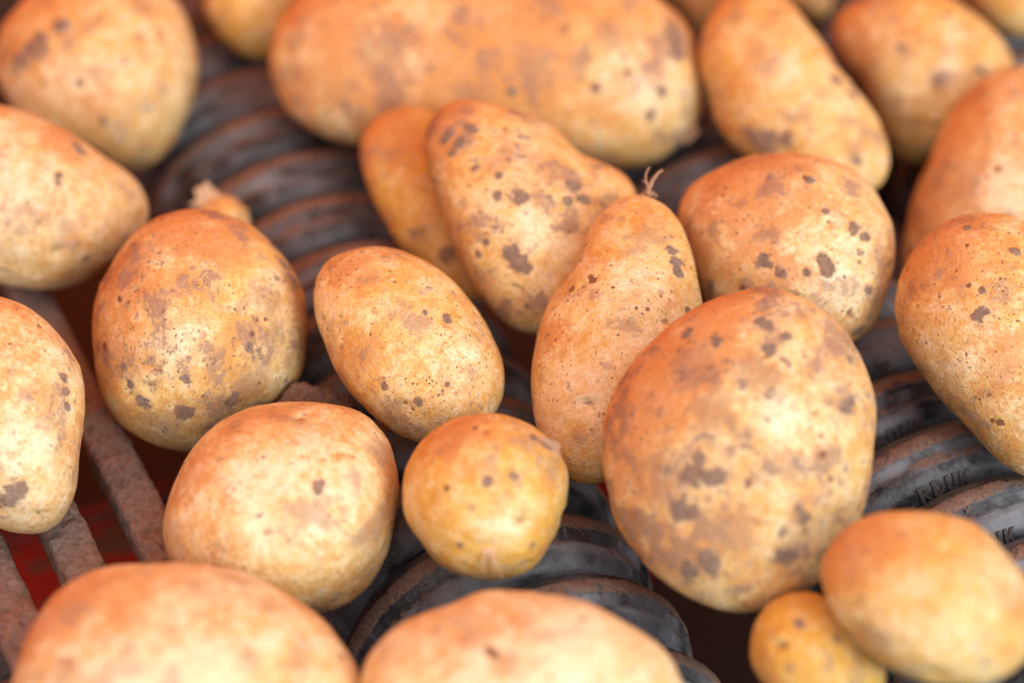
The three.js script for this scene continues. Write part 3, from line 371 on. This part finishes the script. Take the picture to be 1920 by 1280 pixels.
POTATOES.forEach((P, n) => {
  const isClod = P.key === 'clod';
  const R = rng(900 + n * 13), off = [R() * 200, R() * 200, R() * 200];
  const pole = new THREE.Quaternion().setFromEuler(new THREE.Euler(0.5 + R() * 0.7, R() * 6.28, R() * 0.8));
  const e = P.e.map((x) => x * 1e-4);
  const radius = (t) => { let s = P.a[0]; for (let i = 1; i < P.a.length; i++) s += P.a[i] * Math.cos(i * t) + P.b[i] * Math.sin(i * t); return s; };
  const tab = new Float32Array(721), tabE = new Float32Array(721);
  for (let i = 0; i <= 720; i++) { const t = i / 720 * 2 * Math.PI; tab[i] = radius(t); tabE[i] = 1 / Math.sqrt(e[0] + e[1] * Math.cos(2 * t) + e[2] * Math.sin(2 * t)); }
  const at = (T, t) => { t = (t / (2 * Math.PI) % 1 + 1) % 1 * 720; const i = Math.floor(t), f = t - i; return T[i] + (T[Math.min(720, i + 1)] - T[i]) * f; };
  const point = (u, out) => { // unit direction -> point of the tuber, millimetres
    const t = Math.atan2(u.y, u.x), c2 = u.x * u.x + u.y * u.y, r = at(tabE, t) * (1 - c2) + at(tab, t) * c2;
    out.x = u.x * r; out.y = u.y * r; out.z = P.T * u.z - P.k[0] * out.x - P.k[1] * out.y; return out;
  };
  const u = new THREE.Vector3(), p = new THREE.Vector3();
  const dir = (s, t) => { const a = s * 2 * Math.PI, b = t * Math.PI; return u.set(Math.sin(b) * Math.cos(a), Math.cos(b), Math.sin(b) * Math.sin(a)).applyQuaternion(pole); };
  const [dust, pale, speck, mud, TW, gloss = 0.36] = P.skin, fine = TW >= 1024;
  // body
  const nu = fine ? 200 : 140, nv = fine ? 130 : 90, pos = new Float32Array((nu + 1) * (nv + 1) * 3), uv = new Float32Array((nu + 1) * (nv + 1) * 2), idx = [];
  const eyes = []; for (let i = 0; i < 9; i++) { const zz = R() * 1.6 - 0.7, aa = R() * 6.283, s = Math.sqrt(Math.max(0, 1 - zz * zz)); const c = point(new THREE.Vector3(s * Math.cos(aa), s * Math.sin(aa), zz).normalize(), new THREE.Vector3()); eyes.push([c, 1.7 + 1.9 * R(), 0.5 + 0.7 * R(), R() * 6.28]); }
  const eye = (q) => { let h = 0; for (const [c, r, d] of eyes) { const dx = q.x - c.x, dy = q.y - c.y, dz = q.z - c.z, l = Math.sqrt(dx * dx + dy * dy * 2.2 + dz * dz) / r; if (l < 2.2) h -= d * Math.exp(-l * l * 1.6); const m = Math.sqrt(dx * dx + (dy - r * 0.9) * (dy - r * 0.9) * 2.2 + dz * dz) / (r * 1.2); if (m < 2) h += 0.55 * d * Math.exp(-m * m * 1.5); } return isClod ? 0 : h; };
  const lump = (q) => eye(q) + 1.25 * fbm(q.x * 0.045 + off[0], q.y * 0.045 + off[1], q.z * 0.045, 2) + 0.42 * fbm(q.x * 0.16 + off[1], q.y * 0.16, q.z * 0.16, 2) + 0.05 * noise(q.x * 0.8, q.y * 0.8 + off[2], q.z * 0.8) - 0.35 + (isClod ? 2.6 * fbm(q.x * 0.16 + 5, q.y * 0.16, q.z * 0.16, 4) + 0.5 * noise(q.x * 1.1, q.y * 1.1, q.z * 1.1) - 0.6 : 0);
  for (let j = 0; j <= nv; j++) for (let i = 0; i <= nu; i++) {
    point(dir((i % nu) / nu, j / nv), p); const l = 1 + lump(p) / p.length(); const k = j * (nu + 1) + i;
    pos[k * 3] = p.x * l / 1000; pos[k * 3 + 1] = p.y * l / 1000; pos[k * 3 + 2] = p.z * l / 1000; uv[k * 2] = i / nu; uv[k * 2 + 1] = j / nv;
    if (i < nu && j < nv) { const a = k, b = k + nu + 1; if (j > 0) idx.push(a, a + 1, b); if (j < nv - 1) idx.push(a + 1, b + 1, b); }
  }
  const g = new THREE.BufferGeometry(); g.setAttribute('position', new THREE.BufferAttribute(pos, 3)); g.setAttribute('uv', new THREE.BufferAttribute(uv, 2)); g.setIndex(idx); g.computeVertexNormals();
  const N = g.attributes.normal, A = N.array;
  for (let j = 0; j <= nv; j++) { const a = j * (nu + 1) * 3, b = a + nu * 3, v = new THREE.Vector3(A[a] + A[b], A[a + 1] + A[b + 1], A[a + 2] + A[b + 2]).normalize(); v.toArray(A, a); v.toArray(A, b); }
  for (const j of [0, nv]) { const a = j * (nu + 1) * 3, v = new THREE.Vector3(); for (let i = 0; i <= nu; i++) v.add(new THREE.Vector3(A[a + i * 3], A[a + i * 3 + 1], A[a + i * 3 + 2])); v.normalize(); for (let i = 0; i <= nu; i++) v.toArray(A, a + i * 3); }
  if (isClod) { const t = thing('soil_clod', P.label, 'soil clod'); t.position.set(...P.at); t.quaternion.set(...P.turn); part('lump', g, soilMat, t); return; }
  // skin: colour, relief and gloss at each point, some light painted in
  const W = TW, H = TW / 2, col = new Uint8Array(W * H * 4), srf = new Uint8Array(W * H * 4), GW = 256, GH = 128, grid = new Float32Array((GW + 1) * (GH + 1) * 3);
  for (let j = 0; j <= GH; j++) for (let i = 0; i <= GW; i++) { point(dir(i / GW, j / GH), p); p.toArray(grid, (j * (GW + 1) + i) * 3); }
  const sc = R() * 3.1, ca = Math.cos(sc), sa = Math.sin(sc);
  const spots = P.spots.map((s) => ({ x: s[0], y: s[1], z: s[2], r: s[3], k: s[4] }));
  for (let j = 0; j < H; j++) for (let i = 0; i < W; i++) {
    const gx = (i + 0.5) / W * GW, gy = (j + 0.5) / H * GH, ix = Math.floor(gx), iy = Math.floor(gy), fx = gx - ix, fy = gy - iy, k0 = (iy * (GW + 1) + ix) * 3, k1 = k0 + (GW + 1) * 3;
    const w00 = (1 - fx) * (1 - fy), w10 = fx * (1 - fy), w01 = (1 - fx) * fy, w11 = fx * fy;
    const X = grid[k0] * w00 + grid[k0 + 3] * w10 + grid[k1] * w01 + grid[k1 + 3] * w11, Y = grid[k0 + 1] * w00 + grid[k0 + 4] * w10 + grid[k1 + 1] * w01 + grid[k1 + 4] * w11, Z = grid[k0 + 2] * w00 + grid[k0 + 5] * w10 + grid[k1 + 2] * w01 + grid[k1 + 5] * w11;
    const x = X + off[0], y = Y + off[1], z = Z + off[2];
    const big = fbm(x * 0.045, y * 0.045, z * 0.045, 3), mid = fbm(x * 0.17, y * 0.17, z * 0.17, 3), small = fbm(x * 0.75, y * 0.75, z * 0.75, 3), grain = noise(x * 3.1, y * 3.1, z * 3.1), flake = fbm(x * 0.32 + 50, y * 0.32, z * 0.32, 3);
    const ua = x * ca + y * sa, ub = y * ca - x * sa, scr = fbm(ua * 0.22, ub * 1.5, z * 1.1 + 7, 3), net = 1 - Math.abs(fbm(x * 0.7 + 20, y * 0.7, z * 0.7, 3)) * 4, grit = noise(x * 5.3, y * 5.3, z * 5.3);
    // skin between golden and pale, flaky
    let pl = pale * 0.85 - 0.12 + 0.4 * big + 0.3 * mid + 0.25 * sm(0.0, 0.22, flake) + 0.22 * small + 0.14 * scr - 0.12 * sm(0.35, 0.95, net) - 0.1, film = 0, mudK = 0, pit = 0, dusty = 0, paintedShine = 0;
    for (let s = 0; s < spots.length; s++) {
      const q = spots[s], dx = X - q.x, dy = Y - q.y, dz = Z - q.z, d2 = dx * dx + dy * dy + dz * dz; if (d2 > q.r * q.r * 4) continue;
      const d = Math.sqrt(d2) / q.r;
      if (q.k === 'd') { dusty = Math.max(dusty, sm(1.7, 0.2, d + 0.55 * mid + 0.3 * big)); continue; }  // dust spots with the orange glow from upper left painted in
      if (q.k === 'p') { const hl = sm(1.5, 0.3, d + 0.5 * mid); pl += 0.32 * hl; paintedShine = Math.max(paintedShine, hl); continue; }  // broad highlights painted as pale, smoother spots
      const rag = d + 0.62 * fbm(x * 0.42 + 9, y * 0.42, z * 0.42, 2) + 0.5 * small + 0.12 * grain;
      if (q.k === 'm') mudK = Math.max(mudK, sm(1.08, 0.8, rag)), film = Math.max(film, 0.4 * sm(1.7, 0.9, rag)); else if (q.k === 'f') film = Math.max(film, sm(1.25, 0.4, rag) * 0.72); else pit = Math.max(pit, sm(1.0, 0.45, rag));
    }
    for (const [c, er] of eyes) { const dx = X - c.x, dy = Y - c.y, dz = Z - c.z, l = Math.sqrt(dx * dx + dy * dy * 2.6 + dz * dz) / er; if (l < 0.8) pit = Math.max(pit, 0.75 * sm(0.42, 0.1, l + 0.25 * small + 0.12 * grain)); }
    pl = pl < 0 ? 0 : pl > 1 ? 1 : pl;
    let r = 0.67 + 0.15 * pl, gg = 0.4 + 0.31 * pl, b = 0.055 + 0.4 * pl;
    const v = 1 + 0.13 * small + 0.08 * grain + 0.09 * grit + 0.05 * scr; r *= v; gg *= v; b *= v;
    // reddish soil dust in grainy patches, orange light painted in at upper left
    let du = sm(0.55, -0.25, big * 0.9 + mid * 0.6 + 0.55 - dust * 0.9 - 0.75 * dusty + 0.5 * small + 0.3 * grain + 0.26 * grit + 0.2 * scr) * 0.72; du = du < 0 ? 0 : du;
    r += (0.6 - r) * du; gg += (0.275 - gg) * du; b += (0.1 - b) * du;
    // thin grey-brown film
    const wild = sm(0.26 - 0.28 * mud, 0.58, fbm(x * 0.13 + 70, y * 0.13, z * 0.13, 3) + 0.45 * small + 0.3 * scr + 0.14 * grain + 0.12 * grit) * (0.5 + 1.2 * mud); film = Math.min(0.85, Math.max(film * (0.75 + 0.5 * grain + 0.4 * small), wild));
    r += (0.33 - r) * film; gg += (0.205 - gg) * film; b += (0.135 - b) * film;
    // loose specks of soil, denser in places
    const dens = Math.min(1, speck * 1.25) * (0.15 + 1.25 * sm(-0.25, 0.4, fbm(x * 0.09 + 31, y * 0.09, z * 0.09, 3)));
    let sp = 0;
    if (speck > 0.05) {
      const wx = x + 0.7 * small + 0.25 * grit, wy = y + 0.45 * grain + 0.2 * small, wz = z + 0.3 * grit;
      sp = Math.max(sm(0.05, 0.35, specks(wx, wy, wz, 1.7, 0.14, 0.66, dens * 0.75)), sm(0.05, 0.4, specks(wy, wz, wx, 0.85, 0.1, 0.4, dens * 0.75)) * 0.85);
      sp *= 0.55 + 0.45 * sm(-0.4, 0.3, grain + small);
    }
    const stip = sm(0.3, 0.62, 0.7 * noise(x * 2.3 + 11, y * 2.3, z * 2.3) + 0.5 * grit + 0.25 * small) * sm(-0.3, 0.5, fbm(x * 0.09 + 60, y * 0.09, z * 0.09, 3) + 0.35 * mid) * (0.25 + 0.75 * speck);
    r += (0.40 - r) * stip * 0.62; gg += (0.2 - gg) * stip * 0.62; b += (0.09 - b) * stip * 0.62;
    const sk = Math.min(0.9, sp * 1.0); r += (0.17 - r) * sk; gg += (0.078 - gg) * sk; b += (0.042 - b) * sk;
    const mv = 1 + 0.28 * grain + 0.35 * small + 0.22 * grit; const wildMud = sm(0.58 - 0.22 * mud, 0.66 - 0.22 * mud, flake * 0.7 + 0.45 * mid + 0.12 * grain + 0.1 * small) * sm(0.02, 0.12, mud); mudK = Math.max(mudK, wildMud * 0.9);
    const ash = 0.5 + 0.9 * mid; r += ((0.3 - 0.03 * ash) * mv - r) * mudK; gg += ((0.192 + 0.012 * ash) * mv - gg) * mudK; b += ((0.118 + 0.034 * ash) * mv - b) * mudK;
    r += (0.17 - r) * pit * 0.9; gg += (0.075 - gg) * pit * 0.9; b += (0.04 - b) * pit * 0.9;
    const o = (j * W + i) * 4; put(col, o, r, gg, b);
    const h = 96 + 16 * mid + 20 * small + 8 * grain + 5 * grit + 6 * scr - 7 * sm(0.35, 0.95, net) + mudK * (52 + 34 * grain + 26 * small + 20 * grit) + sp * 34 + stip * 14 + film * 14 * (1 + grain) - pit * 26 + du * 5 * grain;
    srf[o] = h < 0 ? 0 : h > 255 ? 255 : h;
    const ro = gloss - 0.1 * paintedShine + 0.12 * (1 - pl) + 0.06 * small + 0.3 * du + 0.3 * film + 0.5 * mudK + 0.3 * sp; srf[o + 1] = 255 * (ro > 1 ? 1 : ro); srf[o + 3] = 255;
  }
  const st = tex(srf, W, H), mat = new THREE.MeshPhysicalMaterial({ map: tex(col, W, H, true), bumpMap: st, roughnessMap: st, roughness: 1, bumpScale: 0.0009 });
  const t = thing('potato', P.label, 'potato', 'potatoes lying on the sorting table');
  t.position.set(...P.at); t.quaternion.set(...P.turn);
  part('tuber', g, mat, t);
  // loose grains of soil standing on the skin
  const gs = [], ms = [], M = new THREE.Matrix4(), q = new THREE.Quaternion(), count = fine ? 700 : 200;
  for (let i = 0; i < count; i++) {
    const zz = R() * 2 - 1, aa = R() * 6.283, s = Math.sqrt(1 - zz * zz); point(u.set(s * Math.cos(aa), s * Math.sin(aa), zz), p);
    const keep = fbm(p.x * 0.08 + off[2], p.y * 0.08, p.z * 0.08, 2) + (dust - 0.3); if (keep < (R() - 0.5) * 0.7) continue;
    const l = 1 + (lump(p) + 0.05) / p.length(), sz = (0.1 + 0.28 * R() * R()) / 1000;
    q.setFromEuler(new THREE.Euler(R() * 6, R() * 6, R() * 6)); M.compose(p.clone().multiplyScalar(l / 1000), q, new THREE.Vector3(sz, sz * (0.6 + 0.5 * R()), sz * (0.6 + 0.7 * R())));
    gs.push(grainBase.clone().applyMatrix4(M));
  }
  if (fine) for (const s of spots) if (s.k === 'm') for (let i = 0, c = Math.min(260, 16 * s.r * s.r); i < c; i++) { // crumbs of the dried mud
    const ra = Math.sqrt(R()) * s.r, aa = R() * 6.283, X = s.x + ra * Math.cos(aa), Y = s.y + ra * Math.sin(aa), th = Math.atan2(Y, X), rr = Math.hypot(X, Y); let c = Math.min(1, rr / at(tab, th));
    for (let k = 0; k < 5; k++) c = Math.min(1, rr / (at(tabE, th) * (1 - c * c) + at(tab, th) * c * c)); if (c > 0.985) continue;
    point(u.set(c * Math.cos(th), c * Math.sin(th), Math.sqrt(1 - c * c)), p);
    if (Math.hypot(p.x - s.x, p.y - s.y, p.z - s.z) / s.r + 0.62 * fbm((p.x + off[0]) * 0.42 + 9, (p.y + off[1]) * 0.42, (p.z + off[2]) * 0.42, 2) > 0.95) continue;
    const l = 1 + (lump(p) + 0.02) / p.length(), sz = (0.12 + 0.26 * R() * R()) / 1000; q.setFromEuler(new THREE.Euler(R() * 6, R() * 6, R() * 6)); M.compose(p.clone().multiplyScalar(l / 1000), q, new THREE.Vector3(sz, sz * (0.6 + 0.5 * R()), sz)); ms.push(crumbBase.clone().applyMatrix4(M));
  }
  if (ms.length) part('mud_crumbs', mergeGeometries(ms), mudCrumbMat, t).userData.kind = 'stuff';
  if (gs.length) part('soil_grains', mergeGeometries(gs), grainMat, t).userData.kind = 'stuff';
  made[P.key] = { group: t, point, P };
});

// ---------- roots, torn skin, a clod ----------
const rootMat = new THREE.MeshStandardMaterial({ color: lin(0.4, 0.24, 0.14), roughness: 0.9 });
const rootTube = (pts, r0, r1, seed) => {
  const c = new THREE.CatmullRomCurve3(pts.map((q) => new THREE.Vector3(...q).multiplyScalar(0.001))), n = 24, g = new THREE.TubeGeometry(c, n, 1, 8, false), a = g.attributes.position;
  for (let i = 0; i <= n; i++) { const m = c.getPointAt(i / n), r = (r0 + (r1 - r0) * i / n) * 0.001 * (1 + 0.25 * noise(i * 0.7, seed, 2)); for (let j = 0; j <= 8; j++) { const k = i * 9 + j, d = new THREE.Vector3().fromBufferAttribute(a, k).sub(m).multiplyScalar(r * (1 + 0.25 * noise(i * 0.9, j * 1.3, seed))); a.setXYZ(k, m.x + d.x, m.y + d.y, m.z + d.z); } }
  g.computeVertexNormals(); return g;
};

const flat = (pts, depth, ruffle, seed) => { // a thin torn flake, bent and ruffled
  const sh = new THREE.Shape(pts.map((q) => new THREE.Vector2(...q))), g = new THREE.ExtrudeGeometry(sh, { depth, bevelEnabled: true, bevelSize: 0.12, bevelThickness: 0.1, bevelSegments: 2, curveSegments: 6 }), a = g.attributes.position;
  for (let i = 0; i < a.count; i++) { const x = a.getX(i), y = a.getY(i); a.setZ(i, a.getZ(i) + ruffle * noise(x * 0.35 + seed, y * 0.35, 3.3)); }
  g.scale(0.001, 0.001, 0.001); g.computeVertexNormals(); return g;
};
{ // two dry root stubs on a crumbly collar
  const { group: t, P } = made.H, [m] = P.marks, R = rng(5), gs = [], M = new THREE.Matrix4(), q = new THREE.Quaternion();
  const at = (pts) => pts.map((a) => [m[0] + a[0], m[1] + a[1], m[2] + a[2]]);
  part('root_stub', rootTube(at([[0.2, -0.6, -0.4], [0.5, 1.4, 0], [1.6, 3.8, 0.3], [3, 5.6, 0.2], [4.2, 6.5, 0]]), 0.62, 0.42, 1), rootMat, t);
  part('root_stub', rootTube(at([[0.1, -0.6, -0.4], [0.1, 1.6, 0], [-0.5, 3.9, 0.2], [-0.3, 5.8, 0.3], [0.6, 7.3, 0.2]]), 0.4, 0.2, 2), rootMat, t);
  part('root_stub', rootTube(at([[-0.2, 2.4, 0.1], [-0.7, 3.2, 0.3], [-1.5, 3.6, 0.4]]), 0.24, 0.14, 3), rootMat, t);
  for (let i = 0; i < 130; i++) {
    const a = R() * 6.28, r = 2.6 * R(), x = r * Math.cos(a) * 1.1, y = -0.3 + 1.5 * R() * (1 - r / 3) - 0.22 * Math.abs(x), z = -0.6 + r * Math.sin(a) * 0.6, s = 0.16 + 0.32 * R();
    q.setFromEuler(new THREE.Euler(R() * 6, R() * 6, R() * 6)); M.compose(new THREE.Vector3(m[0] + x, m[1] + y, m[2] + z).multiplyScalar(0.001), q, new THREE.Vector3(s, s * (0.6 + R()), s * 0.8).multiplyScalar(0.001)); gs.push(grainBase.clone().applyMatrix4(M));
  }
  part('root_collar', mergeGeometries(gs), rootMat, t);
}
const paleMat = new THREE.MeshStandardMaterial({ color: lin(0.58, 0.39, 0.22), roughness: 0.75 }), skinMat = new THREE.MeshStandardMaterial({ color: lin(0.4, 0.25, 0.15), roughness: 0.9 });
{ // tuft of pale roots and a lifted flake of skin
  const { group: t, P } = made.L, [m, f] = P.marks;
  const fil = (x0, x1, y1, r, s) => rootTube([[m[0] + x0, m[1] + 0.6, m[2] - 0.3], [m[0] + x0 * 1.1, m[1] - 1.2, m[2] + 0.5], [m[0] + (x0 + x1) / 2, m[1] + y1 * 0.55, m[2] + 0.2], [m[0] + x1, m[1] + y1, m[2] - 1.8]], r, r * 0.6, s);
  [[-1.3, -1.2, -5.2, 0.3], [-0.5, -0.5, -3.8, 0.26], [0.5, 1.6, -5.6, 0.34], [1.1, 3.4, -6.6, 0.3], [1.5, 2.2, -3.4, 0.24]].forEach((a, i) => part('root_stub', fil(a[0], a[1], a[2], a[3], i + 5), paleMat, t));
  const pad = new THREE.SphereGeometry(0.0019, 20, 12); pad.scale(1, 0.9, 0.25); pad.translate(m[0] / 1000, (m[1] + 0.8) / 1000, (m[2] - 0.1) / 1000); part('root_pad', pad, paleMat, t);
  const g = flat([[-5, 2.6], [-1.5, 2.3], [1.9, 0.9], [1.8, -1], [2, -3.6], [1.2, -4.4], [0.4, -1.6], [-2, 1.2]], 0.25, 0.8, 4); g.translate(f[0] / 1000, f[1] / 1000, (f[2] + 0.6) / 1000); part('skin_flake', g, skinMat, t);
}
{
  const { group: t, P } = made.small, [m] = P.marks;
  const g = flat([[-6.6, -2.6], [-3.8, -1.2], [-4.6, 2.4], [-2.6, 2.8], [-0.6, 4.6], [1.2, 2.4], [3.4, 0.8], [1.5, -2.5], [-2, -3.6]], 0.3, 1.6, 8); g.translate(m[0] / 1000, m[1] / 1000, (m[2] + 0.4) / 1000); part('loose_skin', g, paleMat, t);
}
{
  const { group: t, P } = made.O, [m] = P.marks;
  const g = flat([[-2.5, 2.5], [1.5, 2.8], [2.4, 0.2], [0.4, -1.8], [-2, -3.4], [-3.4, -1]], 0.3, 0.9, 2); g.translate(m[0] / 1000, m[1] / 1000, (m[2] + 0.3) / 1000); part('skin_flake', g, skinMat, t);
}

renderer.render(scene, camera);
